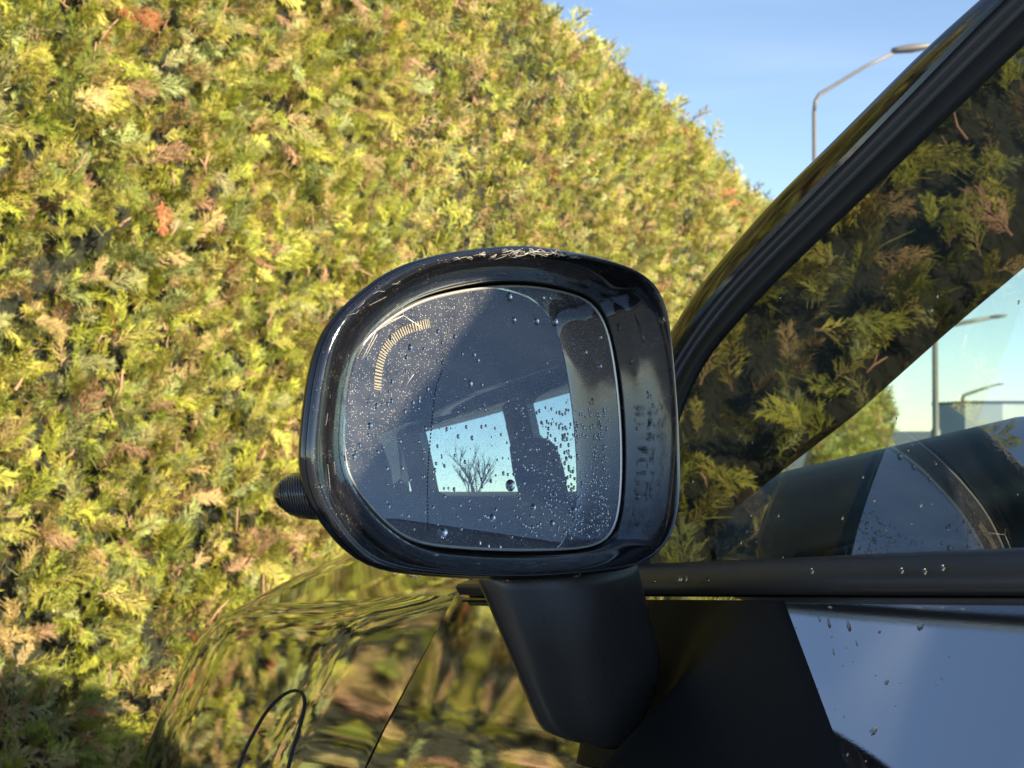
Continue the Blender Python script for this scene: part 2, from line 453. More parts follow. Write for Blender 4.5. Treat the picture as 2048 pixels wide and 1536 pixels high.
def fill(F, r, n, lr, tr, size, fine, depth, top, rad, base=HB, dirv=HD, nrmv=HN, lpow=1.0):
    l = lr[0] + (lr[1] - lr[0]) * r.random(n) ** lpow; t = r.uniform(*tr, n)
    P, N = hedge_points(r, l, t, top, rad, base, dirv, nrmv)
    up = np.array([0, 0, 1.0])
    dv = N * r.uniform(0.25, 1.0, (n, 1)) + up * r.normal(0.42, 0.5, (n, 1)) + dirv * r.normal(0, 0.62, (n, 1))
    side = N + 0.8 * r.normal(0, 1, (n, 3))
    P = P - N * r.uniform(depth[0], depth[1], (n, 1))
    cb, ct = foliage_colours(r, P)
    F.add(P, dv, side, r.uniform(size[0], size[1], n), cb, ct, fine)

F = Foliage(11); r = np.random.default_rng(21)
TT = HTOP - 0.22 + 0.22 * math.pi / 2
fill(F, r, 9300, (1.75, 4.3), (0.35, TT + .05), (0.042, 0.100), True, (0.0, 0.08), HTOP, 0.22)
fill(F, r, 9800, (4.3, 8.0), (0.5, TT + .2), (0.05, 0.11), False, (0.0, 0.08), HTOP, 0.22)
fill(F, r, 7000, (8.0, 13.2), (0.7, TT + .3), (0.07, 0.14), False, (0.0, 0.09), HTOP, 0.22)
fill(F, r, 1700, (0.30, 1.75), (0.5, TT + .1), (0.06, 0.13), True, (0.0, 0.085), HTOP, 0.22)
fill(F, r, 420, (3.0, 13.2), (TT - 0.15, TT + 0.15), (0.12, 0.24), False, (-0.02, 0.05), HTOP, 0.22)   # stray shoots on top

hedge = empty('hedge', tuple(HB + 5 * HD))
tag(hedge, 'tall sunlit clipped cypress hedge in front of the black car, yellow green with brown sprigs', 'hedge')
hedge_inv = Matrix.Translation(Vector(HB + 5 * HD)).inverted()
def shift_to_parent(o, par):
    o.matrix_parent_inverse = Matrix.Translation(par.location).inverted()
    return o
fo, ntri = F.build('foliage', M['leaf'], hedge); shift_to_parent(fo, hedge); tag(fo, kind='stuff')

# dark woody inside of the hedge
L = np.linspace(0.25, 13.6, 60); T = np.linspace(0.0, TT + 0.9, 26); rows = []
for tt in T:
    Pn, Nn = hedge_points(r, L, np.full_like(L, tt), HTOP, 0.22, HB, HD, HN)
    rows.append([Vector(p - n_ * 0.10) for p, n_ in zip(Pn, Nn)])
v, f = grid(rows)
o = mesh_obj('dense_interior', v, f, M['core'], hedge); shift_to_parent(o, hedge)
# end wall of the interior, far end
P_end = [Vector(HB + 13.6 * HD), Vector(HB + 13.6 * HD - 1.2 * HN), Vector(HB + 13.6 * HD - 1.2 * HN + np.array([0, 0, 2.85])), Vector(HB + 13.6 * HD - 0.1 * HN + np.array([0, 0, 2.85]))]
# brown twigs poking through
tw = []
for k in range(560):
    l = 1.8 + 7.2 * random.random() ** 1.3 if k < 500 else random.uniform(0.35, 1.8); t = random.uniform(0.6, TT)
    Pn, Nn = hedge_points(r, np.array([l]), np.array([t]), HTOP, 0.22, HB, HD, HN)
    n_ = Vector(Nn[0]); p = Vector(Pn[0]) + n_ * random.uniform(-0.02, 0.03)
    d = (n_ * random.uniform(0.1, 0.6) + Vector((0, 0, random.gauss(0.7, 0.5))) + Vector(HD) * random.gauss(0, 0.6)).normalized()
    ln = random.uniform(0.02, 0.065); rad = random.uniform(0.0014, 0.0034)
    mid = p + d * ln * 0.5 + Vector((random.uniform(-1, 1), random.uniform(-1, 1), random.uniform(-1, 1))) * 0.006
    tw.append(tube([p, mid, p + d * ln], [rad, rad * 0.85, rad * 0.55], 5))
    if random.random() < 0.5:
        d2 = (d + Vector((random.uniform(-1, 1), random.uniform(-1, 1), random.uniform(-.3, 1))) * 0.8).normalized()
        tw.append(tube([mid, mid + d2 * ln * 0.5], [rad * 0.7, rad * 0.4], 5))
M['twig'] = principled('cut_twig_bark', (0.48, 0.28, 0.17), 0.85)
v, f = join(tw)
o = mesh_obj('twigs', v, f, M['twig'], hedge); shift_to_parent(o, hedge); tag(o, kind='stuff')

# lower hedge further off, seen through the windscreen
F2 = Foliage(31); r2 = np.random.default_rng(32)
HB2 = HB + 13.9 * HD + 0.15 * HN; top2 = 1.95
TT2 = top2 - 0.35 + 0.35 * math.pi / 2
fill(F2, r2, 4200, (0.0, 9.5), (0.5, TT2 + .3), (0.12, 0.22), False, (0, 0.08), top2, 0.35, HB2, HD, HN)
hedge2 = empty('hedge', tuple(HB2 + 4 * HD))
tag(hedge2, 'lower rounded hedge in the distance, seen through the windscreen', 'hedge')
fo2, n2 = F2.build('foliage', M['leaf'], hedge2); shift_to_parent(fo2, hedge2); tag(fo2, kind='stuff')
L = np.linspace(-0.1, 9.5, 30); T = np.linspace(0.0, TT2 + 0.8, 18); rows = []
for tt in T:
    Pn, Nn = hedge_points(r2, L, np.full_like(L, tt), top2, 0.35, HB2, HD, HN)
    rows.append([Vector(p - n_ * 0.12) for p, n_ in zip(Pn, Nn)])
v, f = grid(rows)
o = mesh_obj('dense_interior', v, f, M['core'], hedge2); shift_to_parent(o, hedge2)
print('hedge triangles', ntri, n2)

# ------------------------------------------------------------------ car frame: s forward, i inboard from the near belt line, h height
PHI = R(38)
CA = Vector((-math.sin(PHI), math.cos(PHI), 0)); CI = Vector((math.cos(PHI), math.sin(PHI), 0)); CO = Vector((0.11484, 0.87690, 0)) - CI * 0.018
KF = 0.971
def W(s, i, h): return CO + CA * (-0.62 + (s + 0.62) * KF) + CI * i + Vector((0, 0, 1.25 + (h - 1.25) * KF - 0.05))
def unW(p):
    d = p - CO; return (d.dot(CA) + 0.62) / KF - 0.62, d.dot(CI), (p.z + 0.05 - 1.25) / KF + 1.25
WID = 1.72                                    # belt to belt
car = empty('car', tuple(W(-0.7, WID / 2, 0.05)))
tag(car, 'black glossy car parked nose towards the hedge, wet with rain drops', 'car')
def part(name, vf, mat, parent=None, smooth=True, fix=True):
    o = mesh_obj(name, vf[0], vf[1], mat, parent or car, smooth)
    o.matrix_parent_inverse = (parent or car).matrix_world.inverted() if parent else Matrix.Translation(car.location).inverted()
    if fix: fix_normals(o)
    return o

def belt(s): return 1.1558 - 0.082 * max(s, -0.3) - 0.047 * min(0, s + 0.3)
def trimtop(s): return 1.1755 - 0.098 * max(s, -0.3) - 0.047 * min(0, s + 0.3)
TUM = 0.25
def wplane(h, off=0.0): return off + TUM * (h - 1.13)

def bulge(t, A=0.12, B=0.26): return A * (1 - math.exp(-t / B))
def door_out(t, s):
    """how far the skin stands out t below the belt line: a broad hollow shoulder along the door, flat on the wing"""
    def soft(k, t): return k * t if t < 0.09 else k * (0.09 + 0.07 * (1 - math.exp(-(t - 0.09) / 0.07)))
    hollow = soft(1.55, t)
    w = 1 - sstep(-0.055, 0.0, s)
    return 0.012 * (1 - sstep(0.02, 0.20, s)) + w * hollow + (1 - w) * soft(0.44, t)

# front end plan line (shoulder): s, i, h
SH = [(0.25, 0.0, 1.135), (0.334, 0.010, 1.126), (0.475, 0.030, 1.109), (0.60, 0.053, 1.095), (0.715, 0.080, 1.079), (0.845, 0.120, 1.051), (1.0, 0.185, 1.012),
      (1.14, 0.275, 0.975), (1.27, 0.395, 0.948), (1.37, 0.55, 0.932), (1.425, 0.71, 0.925), (1.44, 0.86, 0.925)]
def resample(pts, n):
    P = [Vector(p) for p in pts]; d = [0]
    for a, b in zip(P, P[1:]): d.append(d[-1] + (b - a).length)
    out = []
    for k in range(n):
        x = d[-1] * k / (n - 1)
        a = max(j for j in range(len(d)) if d[j] <= x + 1e-9); a = min(a, len(P) - 2)
        t = (x - d[a]) / (d[a + 1] - d[a])
        p0, p1, p2, p3 = P[max(a - 1, 0)], P[a], P[a + 1], P[min(a + 2, len(P) - 1)]
        out.append(0.5 * ((2 * p1) + (p2 - p0) * t + (2 * p0 - 5 * p1 + 4 * p2 - p3) * t * t + (3 * p1 - p0 - 3 * p2 + p3) * t ** 3))
    return out
shl = resample(SH, 70)
def seam(t): return 0.252 + 0.30 * t
rowsT = [0, .002, .004, .006, .009, .014, .024, .036, .05, .07, .09, .115, .14, .17, .2, .24, .28, .33, .4, .48, .56]

fend = []
for t in rowsT:
    row = []
    for k, p in enumerate(shl):
        q = shl[min(k + 1, 69)] - shl[max(k - 1, 0)]
        n = Vector((q.y * sstep(0, 0.2, k / 69), -q.x)).normalized()             # outward in plan (s,i)
        u = k / 69
        wv = 0.04 * sstep(0.45, 0.8, u)
        # soft swage line along the wing and a wheel-arch flare
        b = door_out(t, 0.25) + 0.012 * (1 - math.exp(-t / 0.008)) * sstep(0, 0.1, u) + bulge(t, wv) + 0.010 * math.exp(-((t - 0.20) / 0.05) ** 2) * sstep(0, .25, u) * (1 - sstep(0.45, 0.7, u))
        ds = (seam(t) - 0.252 + 0.0011) * (1 - sstep(0, 0.25, u))
        hh = p.z - t * (1 if u < 0.5 else 1)
        row.append(W(p.x + n.x * b + ds, p.y + n.y * b, hh))
    fend.append(row)
# mirrored half closes the nose
part('front_wing', grid(fend), M['paint'])
fend2 = []
for row in fend:
    rr = []
    for p in row:
        s_, i_, h_ = unW(p); rr.append(W(s_, WID - i_, h_))
    fend2.append(rr)
part('front_wing', grid(fend2), M['paint'])
# bonnet
hood = []
NB = 24
for k, p in enumerate(shl):
    row = []
    ps = p.x
    for j in range(NB + 1):
        u = j / NB; i_ = p.y + (WID - 2 * p.y) * u
        w = 1 - abs(2 * u - 1); crown = (0.05 + 0.045 * sstep(0.4, 1.0, ps) - 0.075 * sstep(1.15, 1.44, ps)) * (1 - (1 - min(1, w * 2.2)) ** 2)
        s_ = ps + 0.03 * math.sin(math.pi * u) * 0
        row.append(W(s_, i_, p.z + crown))
    hood.append(row)
part('bonnet', grid(hood), M['paint'])
# cowl panel between bonnet and windscreen
part('cowl_panel', grid([[W(0.262, 0.0 + WID * u, 1.134 + .065 * math.sin(math.pi * u) ** .5) for u in np.linspace(0, 1, 20)], [W(0.14, 0.02 + (WID - .04) * u, 1.150 + .02 * math.sin(math.pi * u) ** .5) for u in np.linspace(0, 1, 20)]]), M['satin'])

def door_skin(s0f, s1, side=0, n=130):
    rows = []
    for t in rowsT:
        row = []
        for k in range(n):
            u = k / (n - 1); s_ = s0f(t) + (s1 - s0f(t)) * u
            i_ = 0.004 * (1 - sstep(0.10, 0.25, s_)) - door_out(t, s_); h_ = belt(s_) - t
            if side: i_ = WID - i_
            row.append(W(s_, i_, h_))
        rows.append(row)
    return grid(rows)
front_door = part('front_door', door_skin(lambda t: seam(t) - 0.0011, -0.80), M['paint'])
part('rear_door', door_skin(lambda t: -0.808, -1.85, n=16), M['paint'])
part('rear_wing', door_skin(lambda t: -1.858, -3.15, n=16), M['paint'])
part('front_door', door_skin(lambda t: seam(t) - 0.0011, -0.80, 1, 20), M['paint'])
part('rear_door', door_skin(lambda t: -0.808, -1.85, 1, 16), M['paint'])
part('rear_wing', door_skin(lambda t: -1.858, -3.15, 1, 16), M['paint'])
# dark backing strip put in for the shade inside the door gap
part('shut_line_backing', grid([[W(seam(t) + ds, 0.007 - door_out(t, .25), 1.1345 - t) for ds in (-0.008, 0.008)] for t in rowsT]), M['rubber'])
# charging flap on the wing: a black tube on the skin draws the shaded gap
def wing_point(s, t, lift=0.0):
    # surface of the wing at shoulder distance s, drop t
    k = min(range(70), key=lambda j: abs(shl[j].x - s)); kk = min(max(k, 1), 68)
    a = fend_at(s, t)
    return a + lift * -CI
def fend_at(s, t):
    best = []
    # interpolate between rows, then along the row by s coordinate
    ri = max(j for j in range(len(rowsT)) if rowsT[j] <= t); ri = min(ri, len(rowsT) - 2); w = (t - rowsT[ri]) / (rowsT[ri + 1] - rowsT[ri])
    pts = [fend[ri][k].lerp(fend[ri + 1][k], w) for k in range(40)]
    ss = [unW(p)[0] for p in pts]
    for k in range(39):
        if ss[k] <= s <= ss[k + 1]: return pts[k].lerp(pts[k + 1], (s - ss[k]) / (ss[k + 1] - ss[k]))
    return pts[0] if s < ss[0] else pts[-1]
fl = []
fo_ = [(0.520, 0.26), (0.512, 0.20), (0.500, 0.150), (0.492, 0.115), (0.478, 0.088), (0.458, 0.074), (0.436, 0.069), (0.417, 0.071), (0.404, 0.080), (0.398, 0.100), (0.396, 0.14), (0.400, 0.20), (0.404, 0.26)]
dense = [(q_.x, q_.y) for q_ in resample([(a_, b_, 0) for a_, b_ in fo_], 90)]
gap_line = [wing_point(s, t, 0.0003) for s, t in dense]
part('charging_flap_gap_line', tube(gap_line, 0.0012, 8), M['rubber'])

# belt trim: satin moulding under the side glass
def trim_loops(s_list):
    out = []
    for s in s_list:
        b, t = belt(s), trimtop(s); e = 1 - 0.6 * sstep(0.19, 0.238, s)
        prof = [(0.016, b), (-0.006, b + 0.001), (-0.009, b + 0.006), (-0.0075, b + 0.5 * (t - b)), (0.000, t - 0.003 * e - (1 - e) * .008), (0.006, t - (1 - e) * .008), (0.012, t - 0.001 - (1 - e) * .008)]
        out.append([W(s, i, h) for i, h in prof])
    return out
part('belt_trim', loft(trim_loops([-2.9, -1.0, -0.6] + list(np.linspace(-0.3, 0.238, 16))), closed=True), M['satin'])
part('belt_seal', loft([[W(s, -0.002, belt(s) - 0.0005), W(s, -0.0055, belt(s) - 0.0015), W(s, -0.0055, belt(s) - 0.0045), W(s, 0.006, belt(s) - 0.0045), W(s, 0.006, belt(s) - .0005)] for s in np.linspace(-2.9, 0.235, 14)]), M['gloss'])
part('belt_trim', loft([[W(s, WID - i, h) for i, h in ((0.012, belt(s)), (-0.008, belt(s)), (-0.008, trimtop(s)), (0.012, trimtop(s)))] for s in (-2.9, 0.235)]), M['satin'])

# A pillar: lines (s at given h) on the leaning window plane
PH = [1.14, 1.20, 1.259, 1.294, 1.32, 1.342, 1.39, 1.414, 1.47, 1.486, 1.55, 1.59, 1.61]
L0 = [0.190, 0.150, 0.118, 0.098, 0.082, 0.069, 0.020, -0.012, -0.083, -0.110, -0.205, -0.29, -0.40]
L1 = [0.165, 0.128, 0.097, 0.078, 0.062, 0.041, -0.016, -0.045, -0.112, -0.132, -0.225, -0.305, -0.41]
L3 = [0.064, 0.066, 0.065, 0.052, 0.026, 0.001, -0.061, -0.092, -0.164, -0.185, -0.265, -0.335, -0.43]
L2 = [0.55 * a + 0.45 * b for a, b in zip(L1, L3)]
hs = np.linspace(1.14, 1.61, 60)
def pil(L, h): return interp(h, PH, L)
def sm(L):
    v_ = np.array([pil(L, h) for h in hs]); k = np.array([1, 2, 3, 2, 1]) / 9.0
    vp = np.pad(v_, 2, mode='edge'); vp[:2] = 2 * v_[0] - v_[2:0:-1]; vp[-2:] = 2 * v_[-1] - v_[-2:-4:-1]
    return np.convolve(vp, k, 'valid')
S0, S1, S2, S3 = sm(L0), sm(L1), sm(L2), sm(L3)
def strip(Sa, Sb, prof, off=0):
    """prof: list of (u across, inboard offset)"""
    return [[W(Sa[k] + (Sb[k] - Sa[k]) * u, wplane(h) + d + off, h) for u, d in prof] for k, h in enumerate(hs)]
def mirror_vf(vf):
    out = []
    for p in vf[0]:
        s_, i_, h_ = unW(Vector(p)); out.append(W(s_, WID - i_, h_))
    return out, vf[1]
gl = grid(strip(S0, S1, [(-0.9, 0.060), (-0.5, 0.030), (-0.2, 0.012), (0.0, 0.004), (0.2, -0.001), (0.45, -0.003), (0.7, -0.0035), (1.0, -0.0038)]))
part('pillar_skin', gl, M['pillar'])
st = grid(strip(S1, S2, [(0.0, 0.002), (0.05, 0.0005), (0.3, -0.0005), (0.62, -0.001), (0.68, 0.002), (0.74, 0.002), (0.80, 0.000), (1.0, 0.003)]))
part('pillar_trim', st, M['satin'])
rb = grid(strip(S2, S3, [(0.0, 0.003), (0.35, 0.001), (0.7, -0.002), (0.93, -0.002), (1.0, 0.003)]))
part('window_seal', rb, M['rubber'])
for nm, vf, m_ in (('pillar_skin', gl, M['pillar']), ('pillar_trim', st, M['satin'])):
    part(nm, mirror_vf(vf), m_)
# inner side of the pillar (black lining) with its edge against the windscreen
TI_H = [1.13, 1.19, 1.20, 1.224, 1.259, 1.313, 1.347, 1.42, 1.50, 1.58]
TI_S = [0.125, 0.107, 0.096, 0.062, 0.011, -0.055, -0.100, -0.190, -0.290, -0.385]
inn = []
hs2 = np.linspace(1.10, 1.58, 40)
for h in hs2:
    sI = interp(h, TI_H, TI_S); iI = wplane(h) + 0.10
    s3 = interp(h, PH, L3); s0 = interp(h, PH, L0)
    inn.append([W(s3 + 0.030, wplane(h) + 0.010, h), W((s3 + sI) / 2 + 0.004, wplane(h) + 0.045, h), W(sI - 0.004, iI - 0.012, h), W(sI, iI, h), W(sI + 0.012, iI + 0.004, h), W(s0 - 0.02, wplane(h) + 0.075, h)])
vi = grid(inn)
part('pillar_lining', vi, M['interior']); part('pillar_lining', mirror_vf(vi), M['interior'])

# side glass
def glass_grid(sa, sb, off=0.001, n=24, h1=1.57):
    rows = []
    for k in range(n):
        u = k / (n - 1); row = []
        for j in range(16):
            v_ = j / 15
            h0 = 1.10; h = h0 + (h1 - h0) * u
            a = sa(h); b = sb(h)
            row.append(W(a + (b - a) * v_, wplane(h, off), h))
        rows.append(row)
    return grid(rows)
fg = glass_grid(lambda h: interp(h, PH, L3) + 0.004, lambda h: -0.80 + 0.02 * (h - 1.1))
part('side_glass', fg, M['wind'])
part('side_glass', mirror_vf(fg), M['wind'])
rg = glass_grid(lambda h: -0.90, lambda h: -1.46)
part('side_glass', rg, M['wind']); part('side_glass', mirror_vf(rg), M['wind'])
qg = glass_grid(lambda h: -1.59, lambda h: -2.22)
part('quarter_glass', qg, M['wind']); part('quarter_glass', mirror_vf(qg), M['wind'])
qg = glass_grid(lambda h: -2.36, lambda h: -2.52 + 0.25 * (h - 1.1), h1=1.50)
part('quarter_glass', qg, M['wind']); part('quarter_glass', mirror_vf(qg), M['wind'])
# windscreen
ws = []
for h in np.linspace(1.10, 1.61, 14):
    row = []
    a = interp(h, PH, L0) - 0.004; ia = wplane(h) + 0.03
    for u in np.linspace(0, 1, 18):
        row.append(W(a + 0.14 * math.sin(math.pi * u) ** 0.8 * (1 - 0.4 * (h - 1.1) / .51), ia + (WID - 2 * ia) * u, h))
    ws.append(row)
part('windscreen', grid(ws), M['screen'])

# pillars B, C, D and cant rails
def post(s0, s1, lean=0.0, side=0, mat=None, deep=0.05):
    lp = []
    for h in (1.10, 1.25, 1.4, 1.55, 1.595):
        i_ = wplane(h); q = lean * (h - 1.1)
        c = [(s0 + q, i_), (s1 + q, i_), (s1 + q, i_ + deep), (s0 + q, i_ + deep)]
        lp.append([W(s, (WID - i if side else i), h) for s, i in c])
    return loft(lp)
for sd_ in (0, 1):
    part('centre_pillar', post(-0.79, -0.91, 0.0, sd_), M['gloss'], smooth=False)
    part('rear_pillar', post(-1.45, -1.60, 0.0, sd_), M['gloss'], smooth=False)
    part('rear_pillar', post(-2.21, -2.37, 0.0, sd_), M['gloss'], smooth=False)
    part('tail_pillar', post(-2.50, -3.15, 0.25, sd_), M['paint'], smooth=False)
    rail = []
    for s in (-0.30, -0.5, -1.2, -2.0, -3.0):
        dh = 0.01 * sstep(-0.2, -0.8, s) - 0.03 * sstep(-1.5, -2.5, s)
        ii = [(wplane(1.55), 1.545 + dh), (wplane(1.60) - .005, 1.60 + dh), (wplane(1.60) + .06, 1.635 + dh), (wplane(1.6) + .13, 1.645 + dh), (wplane(1.6) + .13, 1.60 + dh), (wplane(1.55) + .03, 1.54 + dh)]
        rail.append([W(s, WID - a if sd_ else a, b) for a, b in ii])
    part('roof_rail', loft(rail), M['paint'])
# roof skin and lining
def roof(dh, inset):
    rows = []
    for s in np.linspace(-0.34 - inset, -3.05 + inset, 18):
        rows.append([W(s + 0.10 * math.sin(math.pi * u) * sstep(-0.9, -0.34, s), 0.18 + (WID - 0.36) * u, 1.632 + 0.045 * math.sin(math.pi * u) ** 0.7 + 0.012 * sstep(-0.2, -1.0, s) - 0.06 * sstep(-1.4, -2.7, s) + dh) for u in np.linspace(0, 1, 16)])
    return grid(rows)
part('roof', roof(0.008, 0), M['paint']); part('roof_lining', roof(-0.035, 0.02), M['liner'])
# tail and floor
part('tailgate', grid([[W(-3.02 - 0.16 * (1.6 - h) , 0.2 * (h - 0.4) / 1.2 + (WID - 0.4 * (h - 0.4) / 1.2) * u, h) for u in (0, .5, 1)] for h in (0.40, 0.8, 1.15)]), M['paint'], smooth=False)
part('rear_window', grid([[W(-3.10 + 0.10 * (h - 1.15) / .45, 0.08 + (WID - 0.16) * u, h) for u in (0, .5, 1)] for h in (1.15, 1.62)]), M['wind'], smooth=False)
part('floor_pan', grid([[W(s, 0.05 + (WID - .1) * u, 0.40) for u in (0, 1)] for s in (1.3, -3.1)]), M['interior'], smooth=False)
# inner door panels
for sd_ in (0, 1):
    part('door_panel', grid([[W(s, (WID - a if sd_ else a), h) for a, h in ((0.03, trimtop(s) - .012), (0.05, trimtop(s) - .006), (0.085, trimtop(s) - .035), (0.10, 1.0), (0.10, 0.42))] for s in (0.2, -0.3, -1.2, -3.0)]), M['interior'])
# dashboard
D_I = [0.10, 0.149, 0.184, 0.221, 0.361, 0.529, 0.70, 0.90, 1.2, 1.62]; D_H = [1.195, 1.206, 1.211, 1.219, 1.239, 1.264, 1.262, 1.235, 1.215, 1.19]
dsh = []
for u in np.linspace(0, 1, 40):
    i_ = 0.09 + (WID - .18) * u; hh = interp(i_, D_I, D_H)
    dsh.append([W(0.30, i_, 1.10), W(0.25, i_, hh - 0.05), W(0.20, i_, hh - 0.012), W(0.165, i_, hh - 0.002), W(0.135, i_, hh), W(0.11, i_, hh - 0.006), W(0.09, i_, hh - 0.025), W(0.08, i_, hh - 0.06), W(0.10, i_, hh - 0.075), W(0.07, i_, hh - 0.11), W(0.10, i_, hh - 0.2), W(0.16, i_, 0.7)])
part('dashboard', grid(dsh), M['dash'])
lp = []
for k in range(20):
    a = 2 * math.pi * k / 20; lp.append((0.24 + 0.075 * math.cos(a), 1.165 + 0.010 * math.sin(a)))
part('air_vent', loft([[W(0.066, i, h) for i, h in lp], [W(0.055, i, h) for i, h in lp]]), M['rubber'])
# steering wheel
ring = [W(-0.16 + 0.06 * math.sin(2 * math.pi * k / 40) * 0.5, 0.52 + 0.18 * math.cos(2 * math.pi * k / 40), 1.02 + 0.17 * math.sin(2 * math.pi * k / 40)) for k in range(41)]
stw = part('steering_wheel', join([tube(ring, 0.016, 10), tube([W(-0.16, 0.34, 1.02), W(-0.14, .52, 1.0), W(-0.16, 0.70, 1.02)], 0.02, 8), tube([W(-0.15, 0.52, 1.01), W(0.05, 0.52, 0.97)], 0.04, 10)]), M['interior'])

# seats
def seat(s, i, w=0.46, hh=1.16):
    def rr(cs, ci, ch, ls, li, n=20, e=3.0, tilt=0):
        out = []
        for k in range(n):
            a = 2 * math.pi * k / n; x = abs(math.cos(a)) ** (2 / e) * (1 if math.cos(a) > 0 else -1); y = abs(math.sin(a)) ** (2 / e) * (1 if math.sin(a) > 0 else -1)
            out.append(W(cs + x * ls / 2, ci + y * li / 2, ch))
        return out
    back = [rr(s - 0.02 - 0.30 * (h - 0.6), i, h, 0.13 * sc, w * wc) for h, sc, wc in ((0.60, 1.0, 0.95), (0.75, 1.05, 1.0), (0.95, 1.0, 1.0), (1.08, .9, .86), (hh, .75, 0.68), (hh + 0.05, .55, .50), (hh + 0.065, .3, .34))]
    bo = part('seat_backrest', loft(back), M['seat'])
    part('seat_cushion', loft([rr(s + 0.22, i, h, 0.55 * k, w * k) for h, k in ((0.46, .9), (0.50, 1.0), (0.60, 1.0), (0.64, .9))]), M['seat'])
    hr = [rr(s - 0.02 - 0.30 * (h - 0.6) + .01, i, h, 0.10 * a, 0.25 * b) for h, a, b in ((hh + 0.06, .7, .75), (hh + 0.08, 1, 0.95), (hh + 0.15, 1, 1.0), (hh + 0.21, .9, .92), (hh + 0.235, .6, .7))]
    part('headrest', loft(hr), M['seat'])
seat(-0.90, 0.46); seat(-0.93, WID - 0.46)
for ii in (0.40, WID - 0.40): seat(-1.80, ii, 0.46, 0.96)
# seat belt on the far side, running down from the pillar
part('seat_belt', tube([W(-1.95, WID - 0.14, 1.13), W(-1.8, WID - 0.2, 1.08), W(-1.55, WID - 0.28, 1.0)], 0.012, 6), M['rubber'])

# wheels
for s in (0.86, -2.0):
    for sd_ in (0, 1):
        ic = 0.06; base = []
        pr = [(-0.10, 0.24), (-0.115, 0.30), (-0.10, 0.335), (0.06, 0.335), (0.10, 0.30), (0.10, 0.24)]
        def wring(a_i, rad, n=28): return [W(s + rad * math.cos(2 * math.pi * k / n), (WID - (ic + a_i) if sd_ else ic + a_i), 0.385 + rad * math.sin(2 * math.pi * k / n)) for k in range(n)]
        wh = part('wheel', loft([wring(a, b) for a, b in pr], cap0=False, cap1=False), M['tyre'])
        rim = part('rim', loft([wring(-0.09, 0.245), wring(-0.07, 0.23), wring(-0.05, 0.10), wring(-0.075, 0.06)], cap0=False), M['rimmetal'], parent=wh)

# ------------------------------------------------------------------ door mirror (local frame: p right in the glass plane, q up, n towards the driver)
TM = R(42); TILT = R(2.0)
MP = Vector((math.cos(TM), math.sin(TM), 0)); MN0 = Vector((math.sin(TM), -math.cos(TM), 0))
MN = (MN0 * math.cos(TILT) + Vector((0, 0, 1)) * math.sin(TILT)).normalized(); MU = MN.cross(MP).normalized()
if MU.z < 0: MU = -MU
MC = Vector((-0.01279, 0.75687, 1.25615 - 0.05))
def WM(p, q, n): return MC + MP * p + MU * q + MN * n

OUT = [(-0.0079, 0.0794), (-0.048, 0.0728), (-0.0769, 0.064), (-0.0989, 0.0504), (-0.1134, 0.0378), (-0.1211, 0.0215), (-0.1261, -0.004), (-0.1278, -0.0251), (-0.1234, -0.0379), (-0.1143, -0.0499), (-0.1044, -0.0599), (-0.0876, -0.0675), (-0.0478, -0.0733), (-0.0015, -0.0769), (0.0491, -0.077), (0.0743, -0.0748), (0.0931, -0.0655), (0.1028, -0.0478), (0.1049, -0.0166), (0.1031, 0.02), (0.0994, 0.0512), (0.0918, 0.0664), (0.0767, 0.0745), (0.0495, 0.0789), (0.015, 0.0805)]
GLS = [(0.0192, 0.0661), (-0.0072, 0.0624), (-0.0355, 0.0554), (-0.0565, 0.0453), (-0.071, 0.0342), (-0.0789, 0.0213), (-0.0831, 0.003), (-0.0844, -0.0152), (-0.0821, -0.0266), (-0.0751, -0.0359), (-0.0659, -0.0454), (-0.0533, -0.0548), (-0.0398, -0.0594), (-0.0229, -0.0619), (0.0092, -0.0648), (0.0433, -0.0665), (0.0683, -0.0665), (0.085, -0.0629), (0.0926, -0.0539), (0.0965, -0.0381), (0.0985, -0.0115), (0.0978, 0.0152), (0.0948, 0.0392), (0.0903, 0.0524), (0.0816, 0.0612), (0.0668, 0.0649), (0.0434, 0.0668)]
CP = Vector((0.008, 0.0)); KN = 144
def polar(pts):
    d = smooth_closed([(x, y, 0) for x, y in pts], 600)
    a = np.array([math.atan2(p.y - CP.y, p.x - CP.x) for p in d]); rr = np.array([math.hypot(p.y - CP.y, p.x - CP.x) for p in d])
    o_ = np.argsort(a); a, rr = a[o_], rr[o_]
    th = np.array([-math.pi + 2 * math.pi * k / KN for k in range(KN)])
    rv = np.interp(th, np.concatenate([a - 2 * math.pi, a, a + 2 * math.pi]), np.concatenate([rr, rr, rr]))
    k = np.array([1, 2, 3, 2, 1]) / 9.0; rv = np.convolve(np.pad(rv, 2, mode='wrap'), k, 'valid')
    return [Vector((CP.x + b * math.cos(t), CP.y + b * math.sin(t))) for t, b in zip(th, rv)]
OO, GG = polar(OUT), polar(GLS)
def grow(L_, d): return [p + (p - CP).normalized() * d for p in L_]
def mixl(t, d=0.0): return [a.lerp(b, t) + (b - CP).normalized() * d for a, b in zip(GG, OO)]
RC = 1.25
G_YAW, G_PITCH = math.tan(R(0.7)), math.tan(R(1.95))                   # the adjusted glass is turned a little inside its housing
def conv(p): return -((p - Vector((0.008, 0))).length_squared) / (2 * RC) - (p.x - 0.008) * G_YAW - p.y * G_PITCH

